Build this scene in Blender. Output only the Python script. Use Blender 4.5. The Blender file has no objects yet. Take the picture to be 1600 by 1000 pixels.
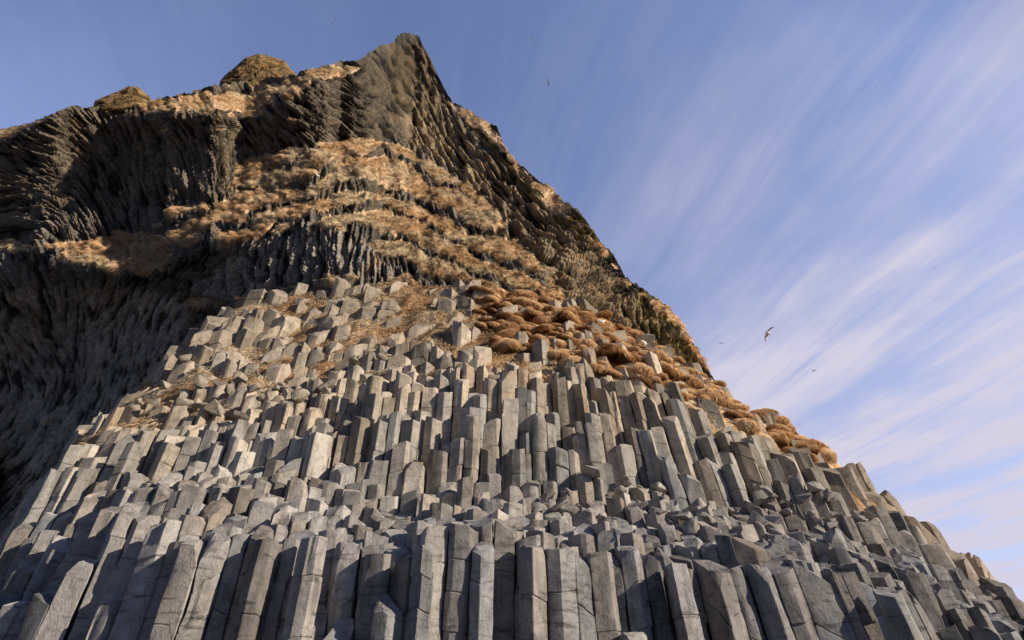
import bpy, bmesh, math, random
import numpy as np
from mathutils import Vector, Matrix

PI = math.pi
rnd = random.Random(7)
RNG = np.random.default_rng(11)
scene = bpy.context.scene
COL = scene.collection

# ------------------------------------------------------------------ camera
CAM = np.array([0.0, 0.0, 1.6])
PITCH = math.radians(36.0)
FPX = 889.0
CP, SP = math.cos(PITCH), math.sin(PITCH)
cam_d = bpy.data.cameras.new('camera')
cam_d.sensor_width = 36.0
cam_d.lens = FPX / 1600 * 36
cam_d.clip_end = 20000
cam = bpy.data.objects.new('camera', cam_d)
cam.location = CAM
cam.rotation_euler = (PI / 2 + PITCH, 0, 0)
COL.objects.link(cam)
scene.camera = cam


def ray(u, v):
    a = (np.asarray(u, float) - 800) / FPX
    b = (500 - np.asarray(v, float)) / FPX
    a, b = np.broadcast_arrays(a, b)
    return np.stack([a, CP - b * SP, SP + b * CP], -1)


def at(u, v, Y):
    """World point on the sight line through photo point (u, v) at ground distance Y."""
    d = ray(u, v)
    return CAM + d * (np.asarray(Y, float) / d[..., 1])[..., None]


def proj(P):
    P = np.asarray(P, float) - CAM
    zc = P[..., 1] * CP + P[..., 2] * SP
    zc = np.maximum(zc, 0.01)
    yc = -P[..., 1] * SP + P[..., 2] * CP
    return 800 + FPX * P[..., 0] / zc, 500 - FPX * yc / zc, zc


# ------------------------------------------------------------------ noise
def _hash(ix, iy, iz, seed):
    h = (ix * 374761393 + iy * 668265263 + iz * 2147483647 + seed * 974711) & 0xFFFFFFFF
    h = ((h ^ (h >> 13)) * 1274126177) & 0xFFFFFFFF
    h = ((h ^ (h >> 15)) * 2246822519) & 0xFFFFFFFF
    return ((h ^ (h >> 16)) & 0xFFFFFF) / float(0xFFFFFF) * 2 - 1


def noise3(P, scale=1.0, seed=0):
    P = np.asarray(P, float) * scale + 1000.0
    i = np.floor(P).astype(np.int64)
    f = P - i
    f = f * f * (3 - 2 * f)
    out = 0
    for dx in (0, 1):
        wx = f[..., 0] if dx else 1 - f[..., 0]
        for dy in (0, 1):
            wy = f[..., 1] if dy else 1 - f[..., 1]
            for dz in (0, 1):
                wz = f[..., 2] if dz else 1 - f[..., 2]
                out = out + wx * wy * wz * _hash(i[..., 0] + dx, i[..., 1] + dy, i[..., 2] + dz, seed)
    return out


def fbm3(P, scale=1.0, seed=0, octv=3):
    s, a, t = 0, 1.0, 0
    for k in range(octv):
        s = s + a * noise3(P, scale * 2 ** k, seed + k * 17)
        t += a
        a *= 0.5
    return s / t


# ------------------------------------------------------------------ materials
def new_mat(name):
    m = bpy.data.materials.new(name)
    m.use_nodes = True
    nt = m.node_tree
    for n in list(nt.nodes):
        nt.nodes.remove(n)
    out = nt.nodes.new('ShaderNodeOutputMaterial')
    return m, nt, out


class NT:
    def __init__(s, nt):
        s.nt = nt

    def node(s, t, **kw):
        n = s.nt.nodes.new(t)
        for k, v in kw.items():
            setattr(n, k, v)
        return n

    def link(s, a, b):
        s.nt.links.new(a, b)

    def val(s, sock, x):
        if hasattr(x, 'is_output') or isinstance(x, bpy.types.NodeSocket):
            s.link(x, sock)
        else:
            sock.default_value = x

    def noise(s, vec, scale, detail=4, rough=0.55, dist=0.0):
        n = s.node('ShaderNodeTexNoise')
        s.link(vec, n.inputs['Vector'])
        n.inputs['Scale'].default_value = scale
        n.inputs['Detail'].default_value = detail
        n.inputs['Roughness'].default_value = rough
        n.inputs['Distortion'].default_value = dist
        return n.outputs['Fac']

    def ramp(s, fac, stops):
        n = s.node('ShaderNodeValToRGB')
        e = n.color_ramp.elements
        while len(e) < len(stops):
            e.new(0.5)
        for el, (p, c) in zip(e, stops):
            el.position = p
            el.color = (c if len(c) == 4 else tuple(c) + (1,)) if hasattr(c, '__len__') else (c, c, c, 1)
        s.link(fac, n.inputs['Fac'])
        return n.outputs['Color']

    def mix(s, fac, a, b, mode='MIX'):
        n = s.node('ShaderNodeMix', data_type='RGBA', blend_type=mode)
        s.val(n.inputs[0], fac)
        for sock, x in ((n.inputs[6], a), (n.inputs[7], b)):
            if isinstance(x, bpy.types.NodeSocket):
                s.link(x, sock)
            else:
                sock.default_value = tuple(x) + (1,) if len(x) == 3 else x
        return n.outputs[2]

    def math(s, op, a, b=0.0, clamp=False):
        n = s.node('ShaderNodeMath', operation=op, use_clamp=clamp)
        s.val(n.inputs[0], a)
        s.val(n.inputs[1], b)
        return n.outputs[0]

    def mapping(s, vec, scale=(1, 1, 1), rot=(0, 0, 0)):
        n = s.node('ShaderNodeMapping')
        s.link(vec, n.inputs['Vector'])
        n.inputs['Scale'].default_value = scale
        n.inputs['Rotation'].default_value = rot
        return n.outputs['Vector']

    def attr(s, name):
        n = s.node('ShaderNodeAttribute')
        n.attribute_name = name
        return n

    def bump(s, h, strength, dist, normal=None):
        n = s.node('ShaderNodeBump')
        n.inputs['Strength'].default_value = strength
        n.inputs['Distance'].default_value = dist
        s.link(h, n.inputs['Height'])
        if normal is not None:
            s.link(normal, n.inputs['Normal'])
        return n.outputs['Normal']


def rock_material(name, dark, mid, light, warm=(0.36, 0.24, 0.13), warm_amt=0.5, stain_tone=True, crack_scale=1.4, crack_dark=.72):
    m, nt, out = new_mat(name)
    N = NT(nt)
    pos = N.node('ShaderNodeNewGeometry').outputs['Position']
    n1 = N.noise(pos, 0.55, 4, 0.6)
    n2 = N.noise(pos, 5.0, 6, 0.65, 0.3)
    n3 = N.noise(pos, 42.0, 3, 0.7)
    strat = N.noise(N.mapping(pos, (1.2, 1.2, 7.0)), 1.3, 5, 0.6, 0.4)
    f = N.math('ADD', N.math('MULTIPLY', n1, 0.35), N.math('MULTIPLY', n2, 0.45))
    f = N.math('ADD', f, N.math('MULTIPLY', n3, 0.22))
    base = N.ramp(f, [(0.36, dark), (0.51, mid), (0.66, light)])
    # rust coloured weathering
    wmask = N.ramp(N.noise(pos, 1.7, 6, 0.7, 0.6), [(0.54, 0.0), (0.72, 1.0)])
    base = N.mix(N.math('MULTIPLY', wmask, warm_amt), base, warm)
    if stain_tone:
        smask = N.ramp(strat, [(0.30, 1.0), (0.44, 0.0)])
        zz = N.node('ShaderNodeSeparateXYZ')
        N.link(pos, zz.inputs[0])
        low = N.math('MULTIPLY', N.math('SUBTRACT', 7.5, zz.outputs[2]), 0.25, True)  # grows toward the foot: stronger dark bands, cooler and darker tone
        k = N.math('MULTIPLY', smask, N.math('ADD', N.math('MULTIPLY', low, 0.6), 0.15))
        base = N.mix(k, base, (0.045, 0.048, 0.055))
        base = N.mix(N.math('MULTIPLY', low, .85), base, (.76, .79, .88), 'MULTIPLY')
        strk = N.ramp(N.noise(N.mapping(pos, (1.6, 1.6, .28)), 1.5, 6, .65, .3), [(.34, .55), (.50, 1.0)])
        base = N.mix(1.0, base, strk, 'MULTIPLY')
    # pale crustose lichen specks
    vor = N.node('ShaderNodeTexVoronoi')
    N.link(pos, vor.inputs['Vector'])
    vor.inputs['Scale'].default_value = 9.0
    sp = N.ramp(vor.outputs['Distance'], [(0.10, 1.0), (0.17, 0.0)])
    sp = N.math('MULTIPLY', sp, N.ramp(N.noise(pos, 1.1, 3), [(0.5, 0.0), (0.62, 0.7)]))
    base = N.mix(sp, base, (0.42, 0.39, 0.34))
    crv = N.node('ShaderNodeTexVoronoi', feature='DISTANCE_TO_EDGE')
    wob = N.node('ShaderNodeVectorMath', operation='ADD')
    N.link(N.mapping(pos, (1, 1, .55)), wob.inputs[0])
    wn = N.node('ShaderNodeTexNoise')
    N.link(pos, wn.inputs['Vector'])
    wn.inputs['Scale'].default_value = 3.2
    wn.inputs['Detail'].default_value = 5
    wsc = N.node('ShaderNodeVectorMath', operation='SCALE')
    N.link(wn.outputs['Color'], wsc.inputs[0])
    wsc.inputs['Scale'].default_value = .35
    N.link(wsc.outputs[0], wob.inputs[1])
    N.link(wob.outputs[0], crv.inputs['Vector'])
    crv.inputs['Scale'].default_value = crack_scale
    ck = N.ramp(crv.outputs['Distance'], [(0.0, crack_dark), (0.012, 1.0)])
    ck = N.mix(N.ramp(N.noise(pos, .9, 3), [(.32, 1.0), (.42, 0.0)]), ck, (1, 1, 1))
    base = N.mix(1.0, base, ck, 'MULTIPLY')
    t = N.attr('tint').outputs['Color']
    base = N.mix(1.0, base, t, 'MULTIPLY')
    b = N.node('ShaderNodeBsdfPrincipled')
    N.link(base, b.inputs['Base Color'])
    b.inputs['Roughness'].default_value = 0.88
    b.inputs['Specular IOR Level'].default_value = 0.25
    nn = N.bump(N.noise(pos, 3.2, 8, 0.62, 0.5), 0.22, 0.06)
    nn = N.bump(N.noise(N.mapping(pos, (1, 1, 0.55)), 19.0, 8, 0.72, 0.6), 0.9, 0.03, nn)
    nn = N.bump(ck, 0.5, 0.03, nn)
    N.link(nn, b.inputs['Normal'])
    N.link(b.outputs[0], out.inputs[0])
    return m


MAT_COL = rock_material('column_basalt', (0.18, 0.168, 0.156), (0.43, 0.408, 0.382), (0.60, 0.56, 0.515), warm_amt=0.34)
MAT_BLOCK = rock_material('block_basalt', (0.16, 0.14, 0.12), (0.37, 0.33, 0.285), (0.53, 0.47, 0.40), warm_amt=0.35, stain_tone=False, crack_scale=1.1, crack_dark=.35)


def cliff_material():
    m, nt, out = new_mat('cliff_rock')
    N = NT(nt)
    pos = N.node('ShaderNodeNewGeometry').outputs['Position']
    a = N.attr('mask')
    sep = N.node('ShaderNodeSeparateColor')
    N.link(a.outputs['Color'], sep.inputs[0])
    g, lich, hgt = sep.outputs[0], sep.outputs[1], sep.outputs[2]
    n1 = N.noise(pos, 0.35, 5, 0.6)
    n2 = N.noise(pos, 2.6, 6, 0.65, 0.4)
    n3 = N.noise(pos, 14.0, 4, 0.7)
    f = N.math('ADD', N.math('MULTIPLY', n1, 0.3), N.math('MULTIPLY', n2, 0.4))
    f = N.math('ADD', f, N.math('MULTIPLY', n3, 0.3))
    rock = N.ramp(f, [(0.36, (0.045, 0.045, 0.047)), (0.5, (0.135, 0.124, 0.112)), (0.64, (0.30, 0.265, 0.22))])
    wm = N.ramp(N.noise(pos, 0.8, 6, 0.7, 0.5), [(0.55, 0.0), (0.70, 0.8)])
    rock = N.mix(wm, rock, (0.23, 0.135, 0.06))
    rock = N.mix(1.0, rock, N.attr('tint').outputs['Color'], 'MULTIPLY')
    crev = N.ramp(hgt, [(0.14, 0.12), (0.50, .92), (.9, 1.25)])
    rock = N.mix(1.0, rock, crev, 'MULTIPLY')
    lm = N.math('MULTIPLY', lich, N.ramp(N.noise(pos, 1.6, 6, 0.7, 0.4), [(0.44, 0.0), (0.56, 1.0)]))
    rock = N.mix(lm, rock, N.ramp(n2, [(0.35, (0.13, 0.10, 0.03)), (0.65, (0.40, 0.30, 0.08))]))
    gn = N.noise(pos, 1.1, 6, 0.7, 0.5)
    gr = N.ramp(gn, [(0.30, (0.16, 0.075, 0.03)), (0.44, (0.64, 0.45, 0.28)), (0.60, (0.90, 0.72, 0.53))])
    gm = N.ramp(N.math('ADD', g, N.math('MULTIPLY', N.math('SUBTRACT', n3, 0.5), 0.5)), [(0.38, 0.0), (0.56, 1.0)])
    colr = N.mix(gm, rock, gr)
    b = N.node('ShaderNodeBsdfPrincipled')
    N.link(colr, b.inputs['Base Color'])
    b.inputs['Roughness'].default_value = 0.92
    b.inputs['Specular IOR Level'].default_value = 0.15
    nn = N.bump(N.noise(pos, 4.5, 8, 0.7, 0.6), 0.6, 0.15)
    N.link(N.math('SUBTRACT', .65, N.math('MULTIPLY', g, .5)), nn.node.inputs['Strength'])
    N.link(nn, b.inputs['Normal'])
    N.link(b.outputs[0], out.inputs[0])
    return m


MAT_CLIFF = cliff_material()


def grass_material(name):
    m, nt, out = new_mat(name)
    N = NT(nt)
    c = N.attr('tint').outputs['Color']
    pos = N.node('ShaderNodeNewGeometry').outputs['Position']
    k = N.ramp(N.noise(pos, 1.3, 5, 0.65), [(0.30, (0.66, 0.50, 0.38)), (0.46, (1.0, .95, .90)), (0.60, (1.14, 1.12, 1.08))])
    c = N.mix(1.0, c, k, 'MULTIPLY')
    oi = N.node('ShaderNodeObjectInfo')
    c = N.mix(1.0, c, N.ramp(oi.outputs['Random'], [(0.0, (.78, .66, .56)), (.5, (.97, .92, .87)), (1.0, (1.1, 1.08, 1.05))]), 'MULTIPLY')
    d = N.node('ShaderNodeBsdfDiffuse')
    t = N.node('ShaderNodeBsdfTranslucent')
    N.link(c, d.inputs[0])
    N.link(c, t.inputs[0])
    mx = N.node('ShaderNodeMixShader')
    mx.inputs[0].default_value = 0.12
    N.link(d.outputs[0], mx.inputs[1])
    N.link(t.outputs[0], mx.inputs[2])
    N.link(mx.outputs[0], out.inputs[0])
    return m


MAT_GRASS = grass_material('dry_grass')


def soil_material():
    m, nt, out = new_mat('turf_soil')
    N = NT(nt)
    pos = N.node('ShaderNodeNewGeometry').outputs['Position']
    gr = N.ramp(N.noise(pos, 2.0, 7, 0.7, 0.5), [(0.3, (0.14, 0.07, 0.03)), (0.48, (0.46, 0.29, 0.15)), (0.66, (0.74, 0.53, 0.34))])
    b = N.node('ShaderNodeBsdfPrincipled')
    N.link(gr, b.inputs['Base Color'])
    b.inputs['Roughness'].default_value = 0.95
    b.inputs['Specular IOR Level'].default_value = 0.1
    N.link(N.bump(N.noise(pos, 9.0, 8, 0.7, 0.8), 0.9, 0.12), b.inputs['Normal'])
    N.link(b.outputs[0], out.inputs[0])
    return m


MAT_SOIL = soil_material()


def vcol_material(name, rough=0.6):
    m, nt, out = new_mat(name)
    N = NT(nt)
    b = N.node('ShaderNodeBsdfPrincipled')
    pos = N.node('ShaderNodeNewGeometry').outputs['Position']
    c = N.mix(1.0, N.attr('tint').outputs['Color'], N.ramp(N.noise(pos, 20, 3), [(0.3, 0.85), (0.7, 1.0)]), 'MULTIPLY')
    N.link(c, b.inputs['Base Color'])
    b.inputs['Roughness'].default_value = rough
    N.link(b.outputs[0], out.inputs[0])
    return m


MAT_BIRD = vcol_material('feathers', 0.7)


# ------------------------------------------------------------------ mesh helpers
def mesh_np(name, V, F, mat=None, tint=None, sharp=None, smooth=True):
    """V (n,3); F: list of index tuples or int array (m,k)."""
    me = bpy.data.meshes.new(name)
    V = np.asarray(V, np.float32)
    if isinstance(F, np.ndarray):
        m, k = F.shape
        me.vertices.add(len(V))
        me.vertices.foreach_set('co', V.ravel())
        me.loops.add(m * k)
        me.loops.foreach_set('vertex_index', F.astype(np.int32).ravel())
        me.polygons.add(m)
        me.polygons.foreach_set('loop_start', np.arange(0, m * k, k, dtype=np.int32))
        me.update(calc_edges=True)
    else:
        me.from_pydata(V.tolist(), [], F)
        me.update()
    me.polygons.foreach_set('use_smooth', np.full(len(me.polygons), smooth))
    if sharp is not None:
        me.set_sharp_from_angle(angle=math.radians(sharp))
    if tint is not None:
        tint = np.asarray(tint, np.float32)
        if tint.ndim == 1:
            tint = np.tile(tint, (len(V), 1))
        t4 = np.ones((len(V), 4), np.float32)
        t4[:, :3] = tint
        a = me.color_attributes.new('tint', 'FLOAT_COLOR', 'POINT')
        a.data.foreach_set('color', t4.ravel())
    if mat:
        me.materials.append(mat)
    return me


def link(name, me, loc=(0, 0, 0), parent=None):
    o = bpy.data.objects.new(name, me)
    COL.objects.link(o)
    o.location = loc
    if parent:
        o.parent = parent
    return o


def tag(o, label, cat, group=None, kind=None):
    if label:
        o['label'] = label
    if cat:
        o['category'] = cat
    if group:
        o['group'] = group
    if kind:
        o['kind'] = kind


def settle(verts):
    """Local vertices about the thing's base and that base."""
    V = np.asarray(verts, float)
    c = np.array([V[:, 0].mean(), V[:, 1].mean(), V[:, 2].min()])
    return V - c, c


# ------------------------------------------------------------------ the outcrop: a terraced height field of columns
ST_U = np.array([-160, 0, 60, 120, 200, 300, 450, 600, 750, 900, 1050, 1200, 1300, 1400, 1500, 1600, 1760], float)
ST_V = np.array([
    [1200, 1190, 1180, 1170, 1160, 1150, 1140, 1130, 1120, 1110],
    [1000, 955, 925, 905, 890, 880, 875, 872, 870, 868],
    [975, 940, 880, 850, 800, 780, 772, 766, 762, 758],
    [950, 905, 850, 800, 760, 722, 708, 698, 690, 684],
    [915, 815, 778, 757, 742, 690, 670, 655, 640, 612],
    [955, 845, 775, 755, 740, 692, 664, 620, 560, 495],
    [925, 842, 792, 767, 745, 700, 650, 600, 545, 465],
    [895, 850, 812, 792, 745, 672, 618, 572, 520, 447],
    [930, 828, 803, 787, 750, 655, 590, 560, 510, 454],
    [955, 850, 817, 797, 762, 668, 582, 556, 522, 478],
    [945, 880, 832, 812, 775, 690, 618, 598, 578, 556],
    [930, 868, 836, 816, 782, 735, 700, 686, 676, 669],
    [940, 890, 853, 836, 803, 776, 750, 736, 726, 719],
    [960, 915, 886, 871, 852, 836, 821, 811, 804, 799],
    [980, 950, 931, 921, 911, 903, 898, 894, 891, 889],
    [1010, 990, 980, 973, 968, 964, 961, 959, 957, 955],
    [1060, 1050, 1045, 1040, 1035, 1030, 1028, 1025, 1022, 1020]], float)
ST_Y = np.array([
    [11.5, 12.0, 12.8, 13.4, 14.0, 14.6, 15.2, 15.8, 16.6, 17.4],
    [10.4, 10.9, 11.6, 12.2, 12.8, 13.3, 13.9, 14.5, 15.2, 16.0],
    [10.0, 10.6, 11.4, 12.1, 12.7, 13.2, 14.0, 14.8, 15.6, 16.6],
    [9.8, 10.4, 11.4, 12.2, 12.8, 13.3, 14.3, 15.2, 16.2, 17.4],
    [9.6, 10.2, 11.4, 12.4, 13.0, 13.5, 14.6, 15.6, 16.8, 18.4],
    [9.5, 10.1, 11.4, 12.5, 13.2, 13.7, 14.9, 16.1, 17.8, 20.4],
    [9.5, 10.1, 11.4, 12.6, 13.3, 13.8, 15.1, 16.6, 18.5, 21.2],
    [9.5, 10.1, 11.4, 12.6, 13.3, 13.8, 15.2, 16.8, 18.8, 21.5],
    [9.5, 10.1, 11.4, 12.7, 13.4, 13.9, 15.3, 16.9, 18.9, 21.5],
    [9.5, 10.2, 11.5, 12.9, 13.8, 14.3, 15.6, 17.1, 19.0, 21.5],
    [9.6, 10.3, 11.6, 13.1, 14.1, 14.8, 16.2, 17.6, 19.2, 21.5],
    [9.9, 10.6, 11.9, 13.4, 14.6, 15.6, 16.8, 17.8, 19.0, 20.8],
    [10.2, 10.9, 12.2, 13.6, 14.8, 15.9, 16.9, 17.8, 18.8, 20.2],
    [10.8, 11.5, 12.8, 14.0, 15.0, 15.8, 16.6, 17.4, 18.2, 19.2],
    [11.6, 12.3, 13.3, 14.2, 15.0, 15.7, 16.4, 17.0, 17.7, 18.4],
    [12.4, 13.0, 13.8, 14.6, 15.3, 15.9, 16.4, 16.9, 17.4, 18.0],
    [13.4, 14.0, 14.8, 15.5, 16.1, 16.6, 17.0, 17.4, 17.8, 18.2]], float)


def sstep(x, a, b):
    t = np.clip((np.asarray(x, float) - a) / (b - a), 0, 1)
    return t * t * (3 - 2 * t)


def lean(x):
    return 0.13 * sstep(x, 0.0, 5.5) - 0.05 * sstep(-np.asarray(x), 5.0, 9.0)


def shear_x(x, z):
    return x - lean(x) * (z - 5.0)


def profile(u, y, dy=0.0):
    """Photo row of the outcrop's top at bearing u and distance y, and the tier index."""
    Yk = np.stack([np.interp(u, ST_U, ST_Y[:, k]) for k in range(10)], 0)
    Vk = np.stack([np.interp(u, ST_U, ST_V[:, k]) for k in range(10)], 0)
    y = np.asarray(y, float) + dy
    v = np.where(y < Yk[0], 5000.0, Vk[0])
    kk = np.where(y < Yk[0], -1.0, 0.0)
    for k in range(9):
        inside = (y >= Yk[k]) & (y < Yk[k + 1])
        t = (y - Yk[k]) / np.maximum(Yk[k + 1] - Yk[k], 1e-4)
        v = np.where(inside, Vk[k] + t * (Vk[k + 1] - Vk[k]), v)
        kk = np.where(inside, k + t, kk)
    over = y >= Yk[9]
    v = np.where(over, Vk[9] + (y - Yk[9]) * 40, v)
    kk = np.where(over, 9 + (y - Yk[9]), kk)
    return v, kk


def z_of(v, y):
    d = ray(np.full_like(np.asarray(v, float), 800.0), v)
    return CAM[2] + y * d[..., 2] / d[..., 1]


def height(x, y, dy=0.0, dv=0.0):
    x = np.asarray(x, float)
    y = np.asarray(y, float)
    z = np.full(np.broadcast(x, y).shape, 6.0)
    for _ in range(8):
        xs = shear_x(x, z)
        u, _, _ = proj(np.stack(np.broadcast_arrays(xs, y, z), -1))
        v, k = profile(u, y, dy)
        vv = np.minimum(v + dv, 1500)
        zn = np.where(v > 4000, -1.0, z_of(vv, y))
        z = 0.5 * z + 0.5 * np.clip(zn, -1, 40)
    return z, u, v, k


# sites: small columns in front, big blocks behind
sites = []
s = 0.405
row = 0
y = 9.0
while y < 15.5:
    x = -15.0 + (row % 2) * s / 2
    while x < 19:
        sites.append((x + rnd.uniform(-.35, .35) * s, y + rnd.uniform(-.35, .35) * s * .9))
        x += s
    y += s * 0.866
    row += 1
s = 0.60
while y < 17.5:
    x = -15.0 + (row % 2) * s / 2
    while x < 19:
        sites.append((x + rnd.uniform(-.35, .35) * s, y + rnd.uniform(-.35, .35) * s * .9))
        x += s
    y += s * 0.866
    row += 1
s = .84
while y < 24.0:
    x = -15.0 + (row % 2) * s / 2
    while x < 19:
        sites.append((x + rnd.uniform(-.47, .47) * s, y + rnd.uniform(-.47, .47) * s * .9))
        x += s
    y += s * 0.866
    row += 1
sites = np.array(sites)
NS = len(sites)
P3 = np.stack([sites[:, 0], sites[:, 1], np.zeros(NS)], 1)
dyn = 0.45 * noise3(P3, 0.6, 3) + 0.17 * RNG.normal(0, 1, NS)
dvn = 9 * noise3(P3, 0.8, 5) + RNG.normal(0, 7, NS)
_d = np.clip((ST_Y[:, 6] - ST_Y[:, 4]) - 1.15, 0, .9)
ST_Y[:, 5] = ST_Y[:, 4] + .35
for _k in range(6, 10):
    ST_Y[:, _k] -= _d * (1.0 if _k < 9 else .6)
ST_Y[:, 0] = ST_Y[:, 1] - .45
ST_V[2:, 0] = np.minimum(ST_V[2:, 0], ST_V[2:, 1] + 16)
low = (RNG.random(NS) < .10)
H, SU, SV, SK = height(sites[:, 0], sites[:, 1], dyn, dvn)
H = np.where(low & (SK < 2.6) & (SK >= 0), H - RNG.uniform(.5, 1.3, NS), H)
HS, _, _, SKS = height(sites[:, 0], sites[:, 1])
alive = (SK >= 0) & (SK < 9.35) & (H > 0.4)
# grass slope: only some stubs rise above the turf
grassy = (SK > 6.25) & alive
rr = RNG.random(NS)
pale = grassy & (SK > 7.75) & (SU > 255) & (SU < 735) & (SK < 9.3)
tuss = grassy & (SU > 740) & (SU < 1160)
edge_row = SK < 6.75
stub = grassy & ~pale & ~tuss & ~edge_row
tuss = tuss & ~edge_row
H = np.where(stub, HS + np.where(rr < .80, RNG.uniform(.05, .7, NS), -.6), H)
H = np.where(tuss, HS + np.where(rr < .34, RNG.uniform(.15, .75, NS), -.7), H)
topw = pale & (SK > 8.15)
H = np.where(pale, HS + np.where(rr < .92, RNG.uniform(.05, .85, NS), -.7), H)
H = np.where(pale & (SU > 545) & (rr > .45), HS - .8, H)
H = np.where(topw & (rr < np.where(SU > 545, .6, .95)), HS + RNG.uniform(-.05, .95, NS), H)
rightslope = alive & (SU > 1050) & (SK > 4.7)
H = np.where(rightslope, HS + RNG.uniform(-.4, .6, NS), H)


def clip_poly(poly, mid, nrm):
    outp = []
    n = len(poly)
    for i in range(n):
        a, b = poly[i], poly[(i + 1) % n]
        da = (a[0] - mid[0]) * nrm[0] + (a[1] - mid[1]) * nrm[1]
        db = (b[0] - mid[0]) * nrm[0] + (b[1] - mid[1]) * nrm[1]
        if da <= 0:
            outp.append(a)
        if (da < 0 < db) or (db < 0 < da):
            t = da / (da - db)
            outp.append((a[0] + t * (b[0] - a[0]), a[1] + t * (b[1] - a[1])))
    return outp


def cell(i):
    p = sites[i]
    d = np.hypot(sites[:, 0] - p[0], sites[:, 1] - p[1])
    nb = np.argsort(d)[1:19]
    r = 1.2
    poly = [(p[0] - r, p[1] - r), (p[0] + r, p[1] - r), (p[0] + r, p[1] + r), (p[0] - r, p[1] + r)]
    for j in nb:
        q = sites[j]
        poly = clip_poly(poly, (p + q) / 2, q - p)
        if len(poly) < 3:
            return None, nb, d
    return poly, nb, d


def column_mesh(poly, zb, zt, rg, big=False, rough=False):
    """World vertices, faces and per-vertex tint of one jointed column with a broken top."""
    pl = np.array(poly)
    # drop very short sides
    keep = [k for k in range(len(pl)) if np.hypot(*(pl[k] - pl[k - 1])) > (0.10 if not big else 0.2)]
    if len(keep) >= 4:
        pl = pl[keep]
    c = pl.mean(0)
    pl = c + (pl - c) * (rg.uniform(0.925, 0.985) if not big else rg.uniform(.96, 1.0))
    rad = np.hypot(*(pl - c).T).mean()
    rim = []
    n = len(pl)
    for k in range(n):
        a, b = pl[k], pl[(k + 1) % n]
        e = rg.uniform(.025, .05)
        for t in ((e, .35, .65, 1 - e)):
            rim.append(a + (b - a) * t)
    rim = np.array(rim)
    M = len(rim)
    step = 0.20 if not big else 0.26
    hgt = max(zt - zb, .2)
    nz = int(np.clip(hgt / step, 3, 40))
    zs = list(np.linspace(0, 1, nz + 1))
    joints = []
    zz = rg.uniform(.35, 1.2)
    while zz < hgt - .1:
        joints.append(1 - zz / hgt)
        zz += rg.uniform(.30, 1.5)
    if rg.random() < .22:
        joints = joints[:1]
    eps = .012 / hgt
    for j in joints:
        zs = [q for q in zs if abs(q - j) > eps * 3.2]
        zs += [j - eps * 1.5, j, j + eps * 1.5]
    zs = np.array(sorted(zs))
    R = len(zs)
    # top shape: lowest of several broken planes, most falling toward the open front
    dxy = rim - c

    def top(d):
        zt_ = planes[0][0] * d[..., 0] + planes[0][1] * d[..., 1]
        for (nx, ny, sl, off) in planes[1:]:
            zt_ = np.minimum(zt_, off - sl * (d[..., 0] * nx + d[..., 1] * ny))
        return zt_
    kind = rg.random()
    planes = [(rg.normal(0, .17 if not (big or rough) else .48), rg.normal(.10, .16) if kind < .70 else rg.uniform(.25, .95))]
    for _ in range((rg.integers(0, 2) if kind < .62 else rg.integers(0, 3)) + (1 if big or rough else 0)):
        a = rg.normal(-PI / 2 + .25, 1.0)
        sl = rg.uniform(.8, 2.6)
        planes.append((math.cos(a), math.sin(a), sl, rg.uniform(.25, .95) * sl * rad * .9))
    tz = np.clip(top(dxy), -hgt * .75, rad * .8)
    tn = np.concatenate([rim, np.full((M, 1), zt)], 1)
    tz = tz + .035 * noise3(tn, 4.5, 9)
    V = np.zeros((R, M, 3))
    offs = np.zeros(2)
    ang = np.arctan2(dxy[:, 1], dxy[:, 0])
    grooves = np.zeros(R)
    seg = np.zeros((R, 2))
    so = np.zeros(2)
    taper = rg.normal(0, .02)
    for r, t in enumerate(zs):
        if any(abs(t - j) < 1e-9 for j in joints):
            grooves[r] = 1
            so = rg.normal(0, .012, 2)
        seg[r] = so
    rot = rg.normal(0, .02)
    for r, t in enumerate(zs):
        sc = (1 - .095 * grooves[r]) * (1 + taper * (t - .5))
        V[r, :, :2] = c + dxy * sc + seg[r]
        V[r, :, 2] = zb + (zt + tz - zb) * t
    # bevelled lip
    V[-1, :, :2] = c + (V[-1, :, :2] - c) * .975
    lowlip = V[-2]
    # spalls: flakes gone from the upper part of one or two sides
    for _ in range(rg.integers(0, 3) + (1 if big else 0)):
        a0 = rg.normal(-PI / 2 + .2, 1.1)
        w = rg.uniform(.35, .9)
        h0 = zt - rg.uniform(.1, 1.1) * min(1.4, hgt)
        h1 = h0 + rg.uniform(.25, .9)
        dep = rg.uniform(.06, .20)
        da = np.abs((ang - a0 + PI) % (2 * PI) - PI)
        m = (1 - sstep(da, w * .75, w))[None, :] * sstep(V[..., 2], h0, h0 + .08) * (1 - sstep(V[..., 2], h1, h1 + .35))
        V[..., :2] = c + (V[..., :2] - c) * (1 - dep * m)[..., None]
    nrm = np.concatenate([dxy / (np.hypot(*dxy.T)[:, None] + 1e-6), np.zeros((M, 1))], 1)
    a = .012 * fbm3(V, 2.2, 21, 2) + .011 * noise3(V, 10, 33)
    if big:
        a = a * 1.2
    corner = np.zeros(M)
    corner[0::4] = 1
    corner[3::4] = 1
    chip = np.clip(noise3(V, 3.4, 57) + .45 * noise3(V, 11, 58) - .12, 0, 1) * corner[None]
    a = a - chip * rad * .13
    V = V + nrm[None] * a[..., None]
    verts = [V.reshape(-1, 3)]
    faces = []
    for r in range(R - 1):
        b0, b1 = r * M, (r + 1) * M
        for k in range(M):
            k2 = (k + 1) % M
            faces.append((b0 + k, b0 + k2, b1 + k2, b1 + k))
    last = (R - 1) * M
    base = R * M
    rimtop = V[-1]
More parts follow.
